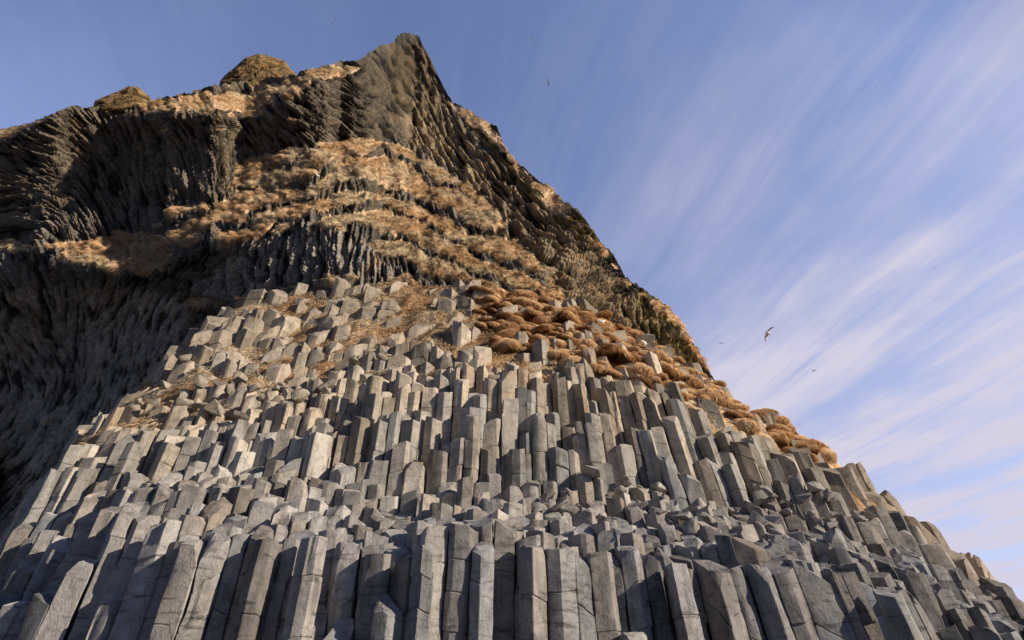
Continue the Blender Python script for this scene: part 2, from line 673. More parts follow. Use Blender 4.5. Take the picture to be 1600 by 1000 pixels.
    for sc in (.72, .38):
        ring = c + (rimtop[:, :2] - c) * sc
        d = ring - c
        z = zt + np.clip(top(d), -hgt * .75, rad * .8)
        rp = np.concatenate([ring, z[:, None]], 1)
        rp[:, 2] += .030 * noise3(rp, 5, 9) + .014 * noise3(rp, 13, 19)
        verts.append(rp)
        for k in range(M):
            k2 = (k + 1) % M
            faces.append((last + k, last + k2, base + k2, base + k))
        last = base
        base += M
    cz = zt + float(np.clip(top(np.zeros((1, 2))), -hgt * .75, rad)[0])
    verts.append(np.array([[c[0], c[1], cz]]))
    for k in range(M):
        faces.append((last + k, last + (k + 1) % M, base))
    faces.append(tuple(range(M - 1, -1, -1)))
    W = np.concatenate(verts, 0)
    W[:, 0] = shear_x(W[:, 0], W[:, 2])
    shape = ('chipped' if len(planes) > 1 else ('flat' if planes[0][1] < .16 and abs(planes[0][0]) < .2 else 'slanted'))
    return W, faces, shape


cols = []
for i in np.nonzero(alive)[0]:
    poly, nb, d = cell(i)
    if poly is None or len(poly) < 3:
        continue
    near = nb[d[nb] < (1.05 if not (SK[i] > 7.7) else 2.2)]
    nh = [H[j] if alive[j] else -.3 for j in near]
    zb = (min(nh) if nh else -.3) - 1.0
    zb = min(zb, H[i] - .8)
    zb = max(zb, -.3)
    if grassy[i] and H[i] < HS[i] - .3:
        continue
    big = sites[i, 1] > 17.3
    cols.append(dict(i=i, poly=poly, zb=zb, zt=H[i], big=big, u=SU[i], k=SK[i]))

# how much of each shows from the front: nearest first over a coarse raster
occ = np.zeros((250, 400), bool)
for c_ in sorted(cols, key=lambda q: sites[q['i'], 1]):
    p = sites[c_['i']]
    pa = np.array(c_['poly'])
    zt, zb = c_['zt'], c_['zb']
    ut, vt, _ = proj(np.array([shear_x(p[0], zt), p[1] - .2, zt]))
    ub, vb, zc = proj(np.array([shear_x(p[0], zb), p[1] - .2, zb]))
    wpx = (pa[:, 0].max() - pa[:, 0].min()) * FPX / zc * .9
    r0, r1 = int(max(0, vt / 4)), int(min(250, vb / 4))
    cnt = 0
    for r in range(r0, max(r0, r1)):
        t = (r * 4 - vt) / max(vb - vt, 1)
        uu = ut + (ub - ut) * t
        a, b = int(max(0, (uu - wpx / 2) / 4)), int(min(400, (uu + wpx / 2) / 4 + 1))
        if b > a:
            seg_ = occ[r, a:b]
            cnt += int((~seg_).sum())
            seg_[:] = True
    c_['vis'] = cnt
    c_['ut'], c_['vt'] = float(ut), float(vt)
    c_['len'] = (vb - vt)
    c_['w'] = wpx

small = [c_ for c_ in cols if not c_['big']]
bigs = [c_ for c_ in cols if c_['big']]
small.sort(key=lambda q: -q['vis'])
N_IND = 300
print('columns', len(small), 'blocks', len(bigs), 'visible', sum(1 for q in small if q['vis'] > 3), 'blocks visible', sum(1 for q in bigs if q['vis'] > 3))


def col_tint(rg, z):
    t = rg.normal(1.0, .19)
    w = rg.normal(0.01, .035)
    cool = float(np.clip((6.5 - z) / 6, 0, 1)) * .05
    return np.clip(np.array([t + w - cool, t, t - w + cool]), .5, 1.3)


stuff_V, stuff_F, stuff_T, off = [], [], [], 0
for n, c_ in enumerate(small):
    if n >= N_IND and c_['vis'] == 0 and c_['vt'] > 1010:
        pass
    rg = np.random.default_rng(1000 + int(c_['i']))
    W, F, c_['top'] = column_mesh(c_['poly'], c_['zb'], c_['zt'], rg, rough=(c_['k'] > 6.2 and c_['u'] < 760) or (c_['u'] > 1000 and rnd.random() < .45))
    tint = col_tint(rg, c_['zt'])
    if c_['u'] > 1080:
        tint = tint * .84
    if c_['k'] > 5.8:
        tint = tint * np.array([1.10, 1.02, .92])
    if n < N_IND:
        L, base = settle(W)
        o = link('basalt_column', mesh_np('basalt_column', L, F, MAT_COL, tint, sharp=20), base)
        c_['obj'] = o
    else:
        stuff_V.append(W)
        stuff_T.append(np.tile(tint, (len(W), 1)))
        stuff_F += [tuple(k + off for k in f) for f in F]
        off += len(W)
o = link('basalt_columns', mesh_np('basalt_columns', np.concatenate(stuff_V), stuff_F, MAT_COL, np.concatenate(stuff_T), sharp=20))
tag(o, 'mass of small and half hidden grey basalt columns between the larger ones', 'columns', kind='stuff')

for c_ in bigs:
    rg = np.random.default_rng(5000 + int(c_['i']))
    W, F, c_['top'] = column_mesh(c_['poly'], c_['zb'], c_['zt'], rg, big=True)
    L, base = settle(W)
    t = rg.normal(1.0, .08)
    o = link('rock_block', mesh_np('rock_block', L, F, MAT_BLOCK, np.array([t * 1.03, t, t * .96]), sharp=14), base)
    c_['obj'] = o



# ------------------------------------------------------------------ turf slope above the columns
gx = np.arange(-15, 15.01, .09)
gy = np.arange(13.2, 25.0, .09)
GX, GY = np.meshgrid(gx, gy)
GZ, GU, GV, GK = height(GX, GY, .25 * noise3(np.stack([GX, GY, GX * 0], -1), .6, 8))
pts = np.stack([GX, GY, GX * 0], -1)
mound = .22 * fbm3(pts, 1.3, 40, 3) + .10 * np.abs(noise3(pts, 2.6, 44))
drop = (1 - sstep(GK, 5.9, 6.6)) * 1.6 + sstep(GK, 9.6, 11.5) * 6
okg = GK >= 6.05
GZ2 = GZ + mound - .08 - drop + sstep(GK, 6.6, 7.4) * np.where(GU < 740, .17, .12)
GZ2 = np.where(okg, GZ2, -.5)
SX = shear_x(GX, GZ2)
slopeV = np.stack([SX, GY, GZ2], -1)
nr, nc = GX.shape
idx = np.arange(nr * nc).reshape(nr, nc)
Q = np.stack([idx[:-1, :-1], idx[:-1, 1:], idx[1:, 1:], idx[1:, :-1]], -1).reshape(-1, 4)
zq = GZ2.ravel()[Q]
Q = Q[(zq.min(1) > .3) & (zq.max(1) - zq.min(1) < 1.2)]
o = link('turf_slope', mesh_np('turf_slope', slopeV.reshape(-1, 3), Q, MAT_SOIL))
tag(o, None, None, kind='structure')


def grid_normals(V):
    dx = np.gradient(V, axis=1)
    dy = np.gradient(V, axis=0)
    n = np.cross(dx, dy)
    n /= np.linalg.norm(n, axis=-1, keepdims=True) + 1e-9
    return n


def blades(name, P, Nn, L, Wd, rg, shade, droop=.9, color=None, nrand=.25):
    """Dry blades: two-part bent slivers rooted at P, leaning down the slope."""
    n = len(P)
    down = np.array([0, 0, -1.0]) - Nn * (-Nn[:, 2:3])
    dn = np.linalg.norm(down, axis=1, keepdims=True)
    down = down / np.maximum(dn, 1e-3)
    swirl = noise3(P, .9, 61)[:, None]
    side = np.cross(Nn, down)
    d = down * droop + side * (swirl * .8 + rg.normal(0, .28, (n, 1))) + Nn * rg.uniform(.05, .45, (n, 1)) + np.array([0, 0, .10])
    d /= np.linalg.norm(d, axis=1, keepdims=True)
    l = L * rg.uniform(.5, 1.3, (n, 1))
    w = Wd * rg.uniform(.6, 1.3, (n, 1))
    toc = CAM - P
    sd = np.cross(d, toc)
    sd /= np.linalg.norm(sd, axis=1, keepdims=True) + 1e-9
    sd = sd + rg.normal(0, .35, (n, 3))
    midp = P + d * l * .5 + Nn * l * .10
    tip = P + d * l + down * l * .10 + np.array([0, 0, -.12]) * l
    V = np.stack([P - sd * w * .5 - Nn * .02, P + sd * w * .5 - Nn * .02, midp + sd * w * .4, midp - sd * w * .4, tip], 1)
    b = np.arange(n)[:, None] * 5
    T = np.concatenate([b + [0, 1, 2], b + [0, 2, 3], b + [3, 2, 4]], 1).reshape(-1, 3)
    if color is None:
        color = np.array([1.0, .83, .64])
    hue = rg.random((n, 1))
    red = np.array([.88, .61, .38])
    mixv = np.clip(shade[:, None] + rg.normal(0, .15, (n, 1)), 0, 1)
    cc = red * (1 - mixv) + color * mixv
    cc = cc * (0.82 + .40 * hue)
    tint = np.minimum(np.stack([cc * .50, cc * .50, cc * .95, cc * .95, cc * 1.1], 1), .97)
    me = mesh_np(name, V.reshape(-1, 3), T, MAT_GRASS, tint.reshape(-1, 3))
    nn = np.repeat((Nn + rg.normal(0, nrand, (n, 3)))[:, None], 5, 1).reshape(-1, 3)
    nn /= np.linalg.norm(nn, axis=1, keepdims=True)
    me.normals_split_custom_set_from_vertices(nn.tolist())
    return link(name, me)


GN = grid_normals(slopeV)
GN = np.where(GN[..., 2:3] < 0, -GN, GN)
vis = okg & (GK > 6.25) & (GK < 9.9) & (GZ2 > .6) & (GU > 90) & (GU < 1330)
dens = np.clip(.55 + .9 * fbm3(pts, .8, 71, 3), .05, 1) * vis
dens = dens * np.where((GU > 1150), .35, 1.0)
pr = dens.ravel() / dens.sum()
NB = 240000
ch = RNG.choice(pr.size, NB, p=pr)
Pp = slopeV.reshape(-1, 3)[ch] + RNG.uniform(-.05, .05, (NB, 3)) * [1, 1, .4]
o = blades('grass', Pp, GN.reshape(-1, 3)[ch], .21, .012, RNG, sstep(noise3(Pp, .7, 77), -.5, .5))
tag(o, 'matted straw coloured dry grass between the rocks above the columns', 'grass', kind='stuff')


# ------------------------------------------------------------------ the cliff behind
STEP = 1.2
U0, U1, V0, V1 = -300.0, 1215.0, 24.0, 860.0
ru = np.arange(U0, U1 + .1, STEP)
rv = np.arange(V0, V1 + .1, STEP)
RU, RV = np.meshgrid(ru, rv)
RH, RW = RU.shape


def vn(cell_px, seed, ax=1.0, ay=1.0):
    return noise3(np.stack([RU / cell_px * ax, RV / cell_px * ay, np.zeros_like(RU)], -1), 1.0, seed)


def vfbm(cell_px, seed, octv=3, ax=1.0, ay=1.0):
    s_, a, t = 0, 1, 0
    for k in range(octv):
        s_ = s_ + a * vn(cell_px / 2 ** k, seed + 13 * k, ax, ay)
        t += a
        a *= .55
    return s_ / t


def blur(A, sig):
    r = int(sig * 2.6) + 1
    k = np.exp(-.5 * (np.arange(-r, r + 1) / sig) ** 2)
    k /= k.sum()
    B = np.pad(A, ((r, r), (r, r)), mode='edge')
    B = sum(k[j] * B[:, j:j + A.shape[1]] for j in range(2 * r + 1))
    return sum(k[j] * B[j:j + A.shape[0]] for j in range(2 * r + 1))


def inpoly(poly, U=RU, V=RV):
    ins = np.zeros(U.shape, bool)
    n = len(poly)
    for i in range(n):
        x0, y0 = poly[i]
        x1, y1 = poly[(i + 1) % n]
        if y0 == y1:
            continue
        c = ((y0 > V) != (y1 > V)) & (U < (x1 - x0) * (V - y0) / (y1 - y0) + x0)
        ins ^= c
    return ins


def stroke(pts_, U=RU, V=RV):
    """soft mask of a tapered polyline of (u, v, halfwidth)."""
    best = np.full(U.shape, -9.0)
    for (x0, y0, w0), (x1, y1, w1) in zip(pts_[:-1], pts_[1:]):
        dx, dy = x1 - x0, y1 - y0
        t = np.clip(((U - x0) * dx + (V - y0) * dy) / (dx * dx + dy * dy + 1e-6), 0, 1)
        dist = np.hypot(U - x0 - t * dx, V - y0 - t * dy)
        w = w0 + (w1 - w0) * t
        best = np.maximum(best, 1 - dist / w)
    return best


SIL = np.array([(-320, 262), (-200, 240), (-100, 222), (0, 203), (40, 195), (75, 182), (95, 172), (115, 166), (150, 168), (240, 158), (262, 150),
                (300, 143), (345, 133), (400, 124), (440, 119), (470, 113), (500, 103), (540, 95), (562, 93), (575, 84), (600, 70), (612, 65),
                (622, 55), (640, 52), (655, 55), (662, 72), (672, 92), (690, 130), (700, 152), (720, 165), (745, 180), (776, 197), (786, 225),
                (795, 238), (815, 258), (840, 280), (858, 290), (875, 310), (905, 330), (925, 355), (940, 380), (958, 398), (968, 414),
                (976, 430), (988, 440), (1010, 455), (1040, 475), (1062, 500), (1075, 522), (1090, 545), (1105, 572), (1120, 600), (1135, 645),
                (1160, 700), (1230, 800)], float)


def sil(u):
    return np.interp(u, SIL[:, 0], SIL[:, 1])


# vegetated ledges
GM = np.full(RU.shape, -1.0)
for st in (
    [(-300, 275, 12), (0, 212, 7), (110, 172, 10), (160, 180, 16), (250, 176, 22), (340, 160, 30), (430, 140, 20), (500, 120, 14), (565, 105, 9)],
    [(240, 185, 10), (330, 170, 18), (420, 150, 12)],
    [(-300, 440, 18), (0, 384, 9), (60, 386, 7)],
    [(75, 384, 6), (150, 388, 15), (220, 390, 26), (290, 372, 24), (340, 345, 16), (420, 312, 15), (480, 290, 22), (560, 262, 32), (620, 270, 24)],
    [(410, 262, 12), (470, 248, 14), (560, 232, 12), (620, 240, 8)],
    [(270, 330, 9), (320, 325, 7)],
    [(100, 400, 8), (190, 412, 10), (260, 408, 10)],
    [(480, 338, 10), (540, 348, 13), (600, 352, 12), (660, 345, 10)],
    [(620, 240, 10), (680, 275, 24), (740, 320, 30), (780, 365, 26), (820, 410, 22), (860, 455, 20)],
    [(560, 300, 16), (640, 300, 26), (700, 330, 20), (740, 365, 18)],
    [(640, 405, 12), (700, 412, 16), (770, 430, 16), (850, 460, 12)],
    [(600, 392, 6), (660, 398, 10), (740, 395, 12)],
    [(470, 432, 5), (560, 440, 6), (700, 446, 9), (800, 452, 10)],
    [(460, 430, 10), (495, 415, 10), (520, 430, 8)],
    [(300, 470, 5), (400, 470, 5), (470, 440, 6)],
    [(700, 160, 6), (740, 185, 12), (780, 222, 14), (830, 285, 13), (890, 335, 18), (930, 380, 12), (962, 418, 7)],
    [(975, 440, 8), (1020, 470, 16), (1060, 510, 10), (1100, 570, 6), (1115, 595, 6)],
    [(625, 60, 4), (640, 56, 4)],
):
    GM = np.maximum(GM, stroke(st))
gnz = vfbm(34, 3, 4, .75, 1.5)
ridge_n = sstep(90 - (RV - sil(RU)), 0, 60)
grass_m = np.clip(GM * .85 + (.95 + .45 * ridge_n) * gnz - .05 - .42 * ridge_n + .42 * ridge_n * vfbm(13, 33, 2, .6, 1.6), -1, 1)
rough = inpoly([(380, 250), (560, 215), (640, 235), (800, 360), (880, 470), (640, 455), (500, 435), (450, 360), (300, 400)])
ph_ = (RV - .42 * np.sqrt((RU - 570) ** 2 + 70 ** 2)) / 40.0 + 1.5 * vfbm(120, 24, 4, .8, 1.0)
terr = np.sin(2 * PI * ph_)
grass_m = np.where(rough, .50 * terr + .85 * vfbm(60, 23, 5, .45, 1.5) + .22, grass_m)
upleft = RU < 480
grass_m = np.maximum(grass_m, np.where(upleft & (RV < 450), 1.1 * vfbm(26, 29, 4, .6, 1.8) - .62, -1))
rockface = inpoly([(300, 455), (380, 385), (470, 345), (545, 365), (600, 400), (640, 435), (520, 435), (440, 452), (360, 475)])
grass_m = np.where(rockface, np.minimum(grass_m, .5 * vfbm(30, 5, 3) - .25), grass_m)
archface = inpoly([(600, 75), (660, 60), (695, 150), (740, 225), (800, 275), (880, 345), (930, 395), (975, 450), (1060, 520), (1110, 600),
                   (1060, 600), (1000, 545), (930, 500), (870, 462), (800, 390), (760, 320), (690, 262), (630, 225)])
grass_m = np.where(archface & (GM < .4), np.minimum(grass_m, .5 * vfbm(22, 6, 3) - .25), grass_m)
caveR = inpoly([(-300, 460), (60, 450), (200, 440), (300, 470), (260, 620), (100, 760), (0, 860), (-300, 860)])
grass_m = np.where(caveR, np.minimum(grass_m, .6 * vfbm(40, 7, 3) - .42), grass_m)
gsoft = sstep(grass_m, -.05, .28)

# depth, integrated upward from the foot: rock stands steep, turf lies back
Y0 = np.interp(ru, [-300, -100, 0, 150, 300, 420, 500, 560, 640, 720, 800, 900, 1000, 1100, 1215],
               [44, 40, 37.5, 33.5, 29, 25.6, 24.2, 23.6, 23.6, 24.0, 24.6, 25.6, 27, 28.5, 30])
kk = .06 + .56 * blur(gsoft, 2.5)
kk = kk + .12 * inpoly([(560, 215), (700, 250), (860, 460), (640, 450), (480, 430)])
kk = kk + .38 * blur(archface * 1.0, 4)
kk = blur(kk, 1.5)
YR = np.zeros_like(RU)
curY = Y0.copy()
for r in range(RH - 1, -1, -1):
    d = ray(np.full(1, 800.), np.array([rv[r]]))[0]
    ratio = d[2] / d[1]
    if r < RH - 1:
        k_ = np.minimum(kk[r], .66 / ratio)
        k_ = np.where(rv[r] > np.interp(ru, [-300, 200, 420, 640, 900, 1100], [600, 560, 450, 440, 470, 590]), 0.0, k_)
        curY = curY + curY * (ratio - prev) * k_ / (1 - ratio * k_)
    prev = ratio
    YR[r] = curY
YR = blur(YR, 2.5)


def blur_u(A, sig):
    r = int(sig * 2.5)
    k = np.exp(-.5 * (np.arange(-r, r + 1) / sig) ** 2)
    k /= k.sum()
    B = np.pad(A, ((0, 0), (r, r)), mode='edge')
    return sum(k[q] * B[:, q:q + A.shape[1]] for q in range(2 * r + 1))


YH = blur_u(YR, 5)
YR = .8 * blur_u(YR, 30) + .2 * blur_u(YR, 14) + .75 * (YH - blur(YH, 12))


def gauss(u, v, su, sv, rot=0.0):
    a, b = RU - u, RV - v
    c, s_ = math.cos(rot), math.sin(rot)
    a, b = a * c + b * s_, -a * s_ + b * c
    return np.exp(-.5 * ((a / su) ** 2 + (b / sv) ** 2))


YR += 8.0 * gauss(70, 570, 150, 85, -.5) + 3.0 * gauss(200, 255, 150, 45) + 0.5 * gauss(860, 395, 110, 34, .75) + 12 * gauss(-12, 772, 26, 40)
YR += -1.2 * gauss(290, 400, 90, 16, -.3) + 1.6 * vfbm(150, 91, 2)
YR += 1.0 * gauss(1060, 470, 60, 20, .75) * 0

# flow of the columns in the face
FL = np.array([(-200, 260, 1, .65), (20, 235, 1, .62), (20, 320, 1, -.28), (90, 270, 1, .35), (150, 300, .5, 1), (220, 270, .15, 1), (330, 250, .12, 1), (420, 270, -.05, 1),
               (300, 200, .5, 1), (400, 190, .7, 1), (470, 180, 1, .7), (560, 190, 1, .75), (540, 130, 1, .6), (640, 120, .45, 1), (680, 170, .5, 1),
               (720, 240, .8, 1), (800, 310, 1, .85), (860, 350, .9, .8), (880, 420, 1, .15), (930, 440, 1, -.2), (950, 480, .8, .5), (1000, 490, .4, 1), (1060, 540, .2, 1), (1100, 580, .3, 1),
               (440, 400, -.28, 1), (540, 390, -.1, 1), (340, 440, -.3, 1), (640, 380, .2, 1), (700, 380, .2, 1), (620, 270, .2, 1), (500, 310, -.1, 1),
               (250, 470, -.6, 1), (180, 500, -.45, 1), (100, 480, .2, 1), (60, 560, .5, 1), (120, 620, -.5, 1), (200, 620, -.3, 1), (30, 700, -.8, 1), (60, 420, .3, 1), (-150, 500, .5, 1)], float)
ca = np.zeros_like(RU)
sa = np.zeros_like(RU)
for (u, v, du, dv) in FL:
    a = math.atan2(dv, du)
    w = 1 / ((RU - u) ** 2 + (RV - v) ** 2 + 400) ** 1.6
    ca += w * math.cos(2 * a)
    sa += w * math.sin(2 * a)
th = .5 * np.arctan2(sa, ca) + .20 * vfbm(60, 41, 2)
DX, DY = np.cos(th), np.sin(th)


def bil(A, X, Y):
    X = np.clip(X, 0, RW - 1.001)
    Y = np.clip(Y, 0, RH - 1.001)
    i, j = Y.astype(int), X.astype(int)
    fy, fx = Y - i, X - j
    return (A[i, j] * (1 - fx) + A[i, j + 1] * fx) * (1 - fy) + (A[i + 1, j] * (1 - fx) + A[i + 1, j + 1] * fx) * fy


def lic(A, n):
    X0, Y0_ = np.meshgrid(np.arange(RW, dtype=float), np.arange(RH, dtype=float))
    acc = A.copy()
    for sg in (1, -1):
        X, Y = X0.copy(), Y0_.copy()
        pdx, pdy = DX * sg, DY * sg
        for _ in range(n):
            X = X + pdx
            Y = Y + pdy
            acc += bil(A, X, Y)
            dx, dy = bil(DX, X, Y), bil(DY, X, Y)
            f = np.sign(dx * pdx + dy * pdy)
            f[f == 0] = 1
            pdx, pdy = dx * f, dy * f
    acc /= 2 * n + 1
    return (acc - acc.mean()) / acc.std()


rgc = np.random.default_rng(5)
ribs = lic(blur(rgc.normal(0, 1, RU.shape), 1.3), 30)
ribs2 = lic(blur(rgc.normal(0, 1, RU.shape), 3.2), 32)
blocks = lic(blur(rgc.normal(0, 1, RU.shape), 1.9), 7)
ribs_c = np.minimum(np.abs(ribs), 1.6) ** .7 * 1.5 - 1.1
coarse = .5 + .5 * vn(60, 51)
pit = archface * 1.0
bq = np.round(blocks * 1.6) / 1.6
bq = .75 * bq + .25 * blocks
ribs2c = np.minimum(np.abs(ribs2), 1.6) ** .8 - .7
rock_d = .15 * ribs_c + .08 * ribs2c + (.04 + .09 * coarse + .10 * blur(pit, 4)) * np.clip(bq, -1.6, 1.6) + .24 * vfbm(46, 61, 4) + .04 * rgc.normal(0, 1, RU.shape)
rock_d = rock_d * (1 - .5 * blur(caveR * 1.0, 8))
mnd = vfbm(15, 81, 2, .7, 1.3)
grass_d = .22 + .16 * mnd + .14 * (1 - np.abs(vn(11, 83, .8, 1.4))) ** 1.5 - .30 + .07 * np.abs(vn(5, 84)) + .03 * ribs
disp = rock_d * (1 - gsoft) + grass_d * gsoft
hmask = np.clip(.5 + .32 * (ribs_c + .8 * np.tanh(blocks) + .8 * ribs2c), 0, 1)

lich = np.maximum(stroke([(740, 190, 20), (800, 250, 26), (860, 310, 24), (930, 380, 20)]), stroke([(1000, 470, 20), (1050, 520, 30), (1085, 560, 26), (1110, 600, 20)]))
lich = sstep(lich + .4 * vfbm(25, 71, 3), .05, .5) * .9
lich = np.maximum(lich, .08 * archface)

# mesh following the skyline
NU = int((U1 - U0) / 1.2)
NV = 680
gu = np.linspace(U0 + 2, U1 - 2, NU)
tt = np.linspace(0, 1, NV)
CU = np.tile(gu, (NV, 1))
skyl = sil(gu) + 2.2 * noise3(np.stack([gu / 7, gu * 0, gu * 0], -1), 1, 7) + 1.5 * noise3(np.stack([gu / 3, gu * 0, gu * 0], -1), 1, 8)
vb_ = np.full_like(gu, 850.0)
CV = vb_[None] + (skyl - vb_)[None] * tt[:, None]
IX, IY = (CU - U0) / STEP, (CV - V0) / STEP
CY = bil(YR, IX, IY)
CB = at(CU, CV, CY)
CN = grid_normals(CB)
CN = np.where((CN * (CAM - CB)).sum(-1, keepdims=True) < 0, -CN, CN)
CD = bil(disp, IX, IY) * np.clip(proj(CB)[2] / 31.0, .8, 1.7)
edge = np.clip((CV - skyl[None]) / 14.0, 0, 1)
CDe = CD * (.25 + .75 * edge)
CVt = CB + CN * CDe[..., None]
foot = CVt[:1].copy()
feet = []
for f in (8, 4, 2):
    q = foot.copy()
    q[..., 2] = -.5 + (foot[..., 2] + .5) * (f - 2) / 8.
    feet.append(q)
feet = np.concatenate(feet[::-1], 0)
backs = []
topr = CVt[-1:]
for by, bz in ((.8, .0), (2.0, -.3), (5, -1.5), (11, -5), (22, -14), (40, -34), (60, -70)):
    q = topr.copy()
    q[..., 1] += by
    q[..., 2] = np.maximum(q[..., 2] + bz, -.5)
    backs.append(q)
backs = np.concatenate(backs, 0)
ALLV = np.concatenate([feet, CVt, backs], 0)
nf, nbk = feet.shape[0], backs.shape[0]


def padm(A):
    return np.concatenate([np.repeat(A[:1], nf, 0), A, np.repeat(A[-1:], nbk, 0)], 0)


CG = bil(gsoft, IX, IY)
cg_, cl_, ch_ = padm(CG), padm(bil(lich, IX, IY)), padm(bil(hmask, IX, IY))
nr, nc = ALLV.shape[:2]
idx = np.arange(nr * nc).reshape(nr, nc)
Q = np.stack([idx[:-1, :-1], idx[:-1, 1:], idx[1:, 1:], idx[1:, :-1]], -1).reshape(-1, 4)
peak = gauss(660, 130, 45, 60)
tone = 1 + .85 * blur(rockface * 1.0, 4) + .9 * blur(caveR * 1.0, 6) + .75 * blur(archface * sstep(RV, 110, 210), 5) - .38 * gauss(625, 120, 60, 55)  # the cave and arch lifts put light into the rock colour
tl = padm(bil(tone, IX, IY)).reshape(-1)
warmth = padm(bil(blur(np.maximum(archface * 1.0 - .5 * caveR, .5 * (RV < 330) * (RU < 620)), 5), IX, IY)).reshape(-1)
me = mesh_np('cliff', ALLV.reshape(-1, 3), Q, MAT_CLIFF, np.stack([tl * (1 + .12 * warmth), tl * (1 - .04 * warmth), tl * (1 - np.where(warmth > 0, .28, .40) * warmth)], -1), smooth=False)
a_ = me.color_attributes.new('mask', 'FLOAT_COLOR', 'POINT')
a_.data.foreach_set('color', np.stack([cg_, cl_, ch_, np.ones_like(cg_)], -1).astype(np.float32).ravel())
o = link('cliff', me)
tag(o, None, None, kind='structure')

CN2 = grid_normals(CVt)
CN2 = np.where((CN2 * (CAM - CVt)).sum(-1, keepdims=True) < 0, -CN2, CN2)
w = np.clip(CG - .35, 0, 1) * np.where((CU > 690) & (CV - skyl[None] < 40), .35, 1.0) * (CV < 700) * (CU > -20) * (np.abs(skyl[None] - vb_[None]) / NV)
w = w * np.clip(.6 + .8 * bil(vfbm(24, 95, 3), IX, IY), .1, 1)
pr = w.ravel() / w.sum()
NB = 380000
ch = RNG.choice(pr.size, NB, p=pr)
Pp = CVt.reshape(-1, 3)[ch] + RNG.uniform(-.06, .06, (NB, 3))
nnv = CN2.reshape(-1, 3)[ch]
nnv = nnv + np.array([0, 0, .15])
nnv /= np.linalg.norm(nnv, axis=1, keepdims=True)
redder = np.where(CU.ravel()[ch] > 690, .30, 0) * (CV.ravel()[ch] - skyl[None].repeat(NV, 0).ravel()[ch] < 45)
redder = redder + .25 * (CU.ravel()[ch] < 420)
o = blades('grass', Pp, nnv, .46, .019, RNG, np.clip(sstep(noise3(Pp, .35, 77), -.45, .45) - redder, 0, 1), nrand=.22)
tag(o, 'dry golden grass draped over the ledges of the dark cliff behind', 'grass', kind='stuff')


# ------------------------------------------------------------------ grass tussocks
def tussock_mesh(seed, hang=1.0):
    rg = np.random.default_rng(seed)
    nu_, nv_ = 18, 9
    V, F = [], []
    for r in range(nv_):
        ph = r / (nv_ - 1) * PI * .62
        for k in range(nu_):
            th_ = 2 * PI * k / nu_
            V.append((math.sin(ph) * math.cos(th_), math.sin(ph) * math.sin(th_), math.cos(ph)))
    V = np.array(V)
    Nn = V.copy()
    rr_ = 1 + .22 * noise3(V + seed, 1.3, 3) + .08 * noise3(V + seed, 4, 5)
    B = V * rr_[:, None] * [.40, .42, .31]
    for r in range(nv_ - 1):
        for k in range(nu_):
            k2 = (k + 1) % nu_
            F.append((r * nu_ + k, (r + 1) * nu_ + k, (r + 1) * nu_ + k2))
            F.append((r * nu_ + k, (r + 1) * nu_ + k2, r * nu_ + k2))
    nb = 1300
    # hair combed from the crown down
    u = rg.random(nb)
    ph = np.arccos(1 - u * 1.25)
    th_ = rg.uniform(0, 2 * PI, nb)
    D = np.stack([np.sin(ph) * np.cos(th_), np.sin(ph) * np.sin(th_), np.cos(ph)], 1)
    rad_ = (1 + .22 * noise3(D + seed, 1.3, 3) + .08 * noise3(D + seed, 4, 5))[:, None]
    P = D * rad_ * [.40, .42, .31]
    tang = np.stack([np.cos(ph) * np.cos(th_), np.cos(ph) * np.sin(th_), -np.sin(ph)], 1)
    sidev = np.cross(D, tang)
    tang = tang + sidev * (.8 * noise3(D * 1.5 + seed, 1.2, 8)[:, None] + rg.normal(0, .25, (nb, 1))) + D * rg.uniform(.02, .28, (nb, 1)) + np.array([0, -.35, -.2])
    tang /= np.linalg.norm(tang, axis=1, keepdims=True)
    sd = np.cross(tang, D)
    sd /= np.linalg.norm(sd, axis=1, keepdims=True)
    l = rg.uniform(.08, .24, (nb, 1))
    w_ = rg.uniform(.005, .010, (nb, 1))
    BV = np.stack([P - sd * w_, P + sd * w_, P + tang * l + np.array([0, 0, -.03])], 1)
    off_ = len(B)
    bi = off_ + np.arange(nb)[:, None] * 3 + [0, 1, 2]
    AV = np.concatenate([B, BV.reshape(-1, 3)])
    T = np.concatenate([np.array(F), bi])
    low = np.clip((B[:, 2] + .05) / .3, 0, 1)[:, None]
    ct = np.array([.22, .10, .035]) * (1 - low) + np.array([.78, .54, .32]) * low  # lit crown and shaded underside put into the colour
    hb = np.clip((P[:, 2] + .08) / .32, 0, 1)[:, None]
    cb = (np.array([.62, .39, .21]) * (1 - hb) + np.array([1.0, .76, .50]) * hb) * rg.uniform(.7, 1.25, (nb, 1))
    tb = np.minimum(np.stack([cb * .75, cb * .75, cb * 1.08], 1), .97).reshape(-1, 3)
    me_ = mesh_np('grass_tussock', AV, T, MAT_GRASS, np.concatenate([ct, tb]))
    NN = np.concatenate([Nn, np.repeat((D + rg.normal(0, .2, D.shape))[:, None], 3, 1).reshape(-1, 3)])
    NN /= np.linalg.norm(NN, axis=1, keepdims=True)
    me_.normals_split_custom_set_from_vertices(NN.tolist())
    return me_


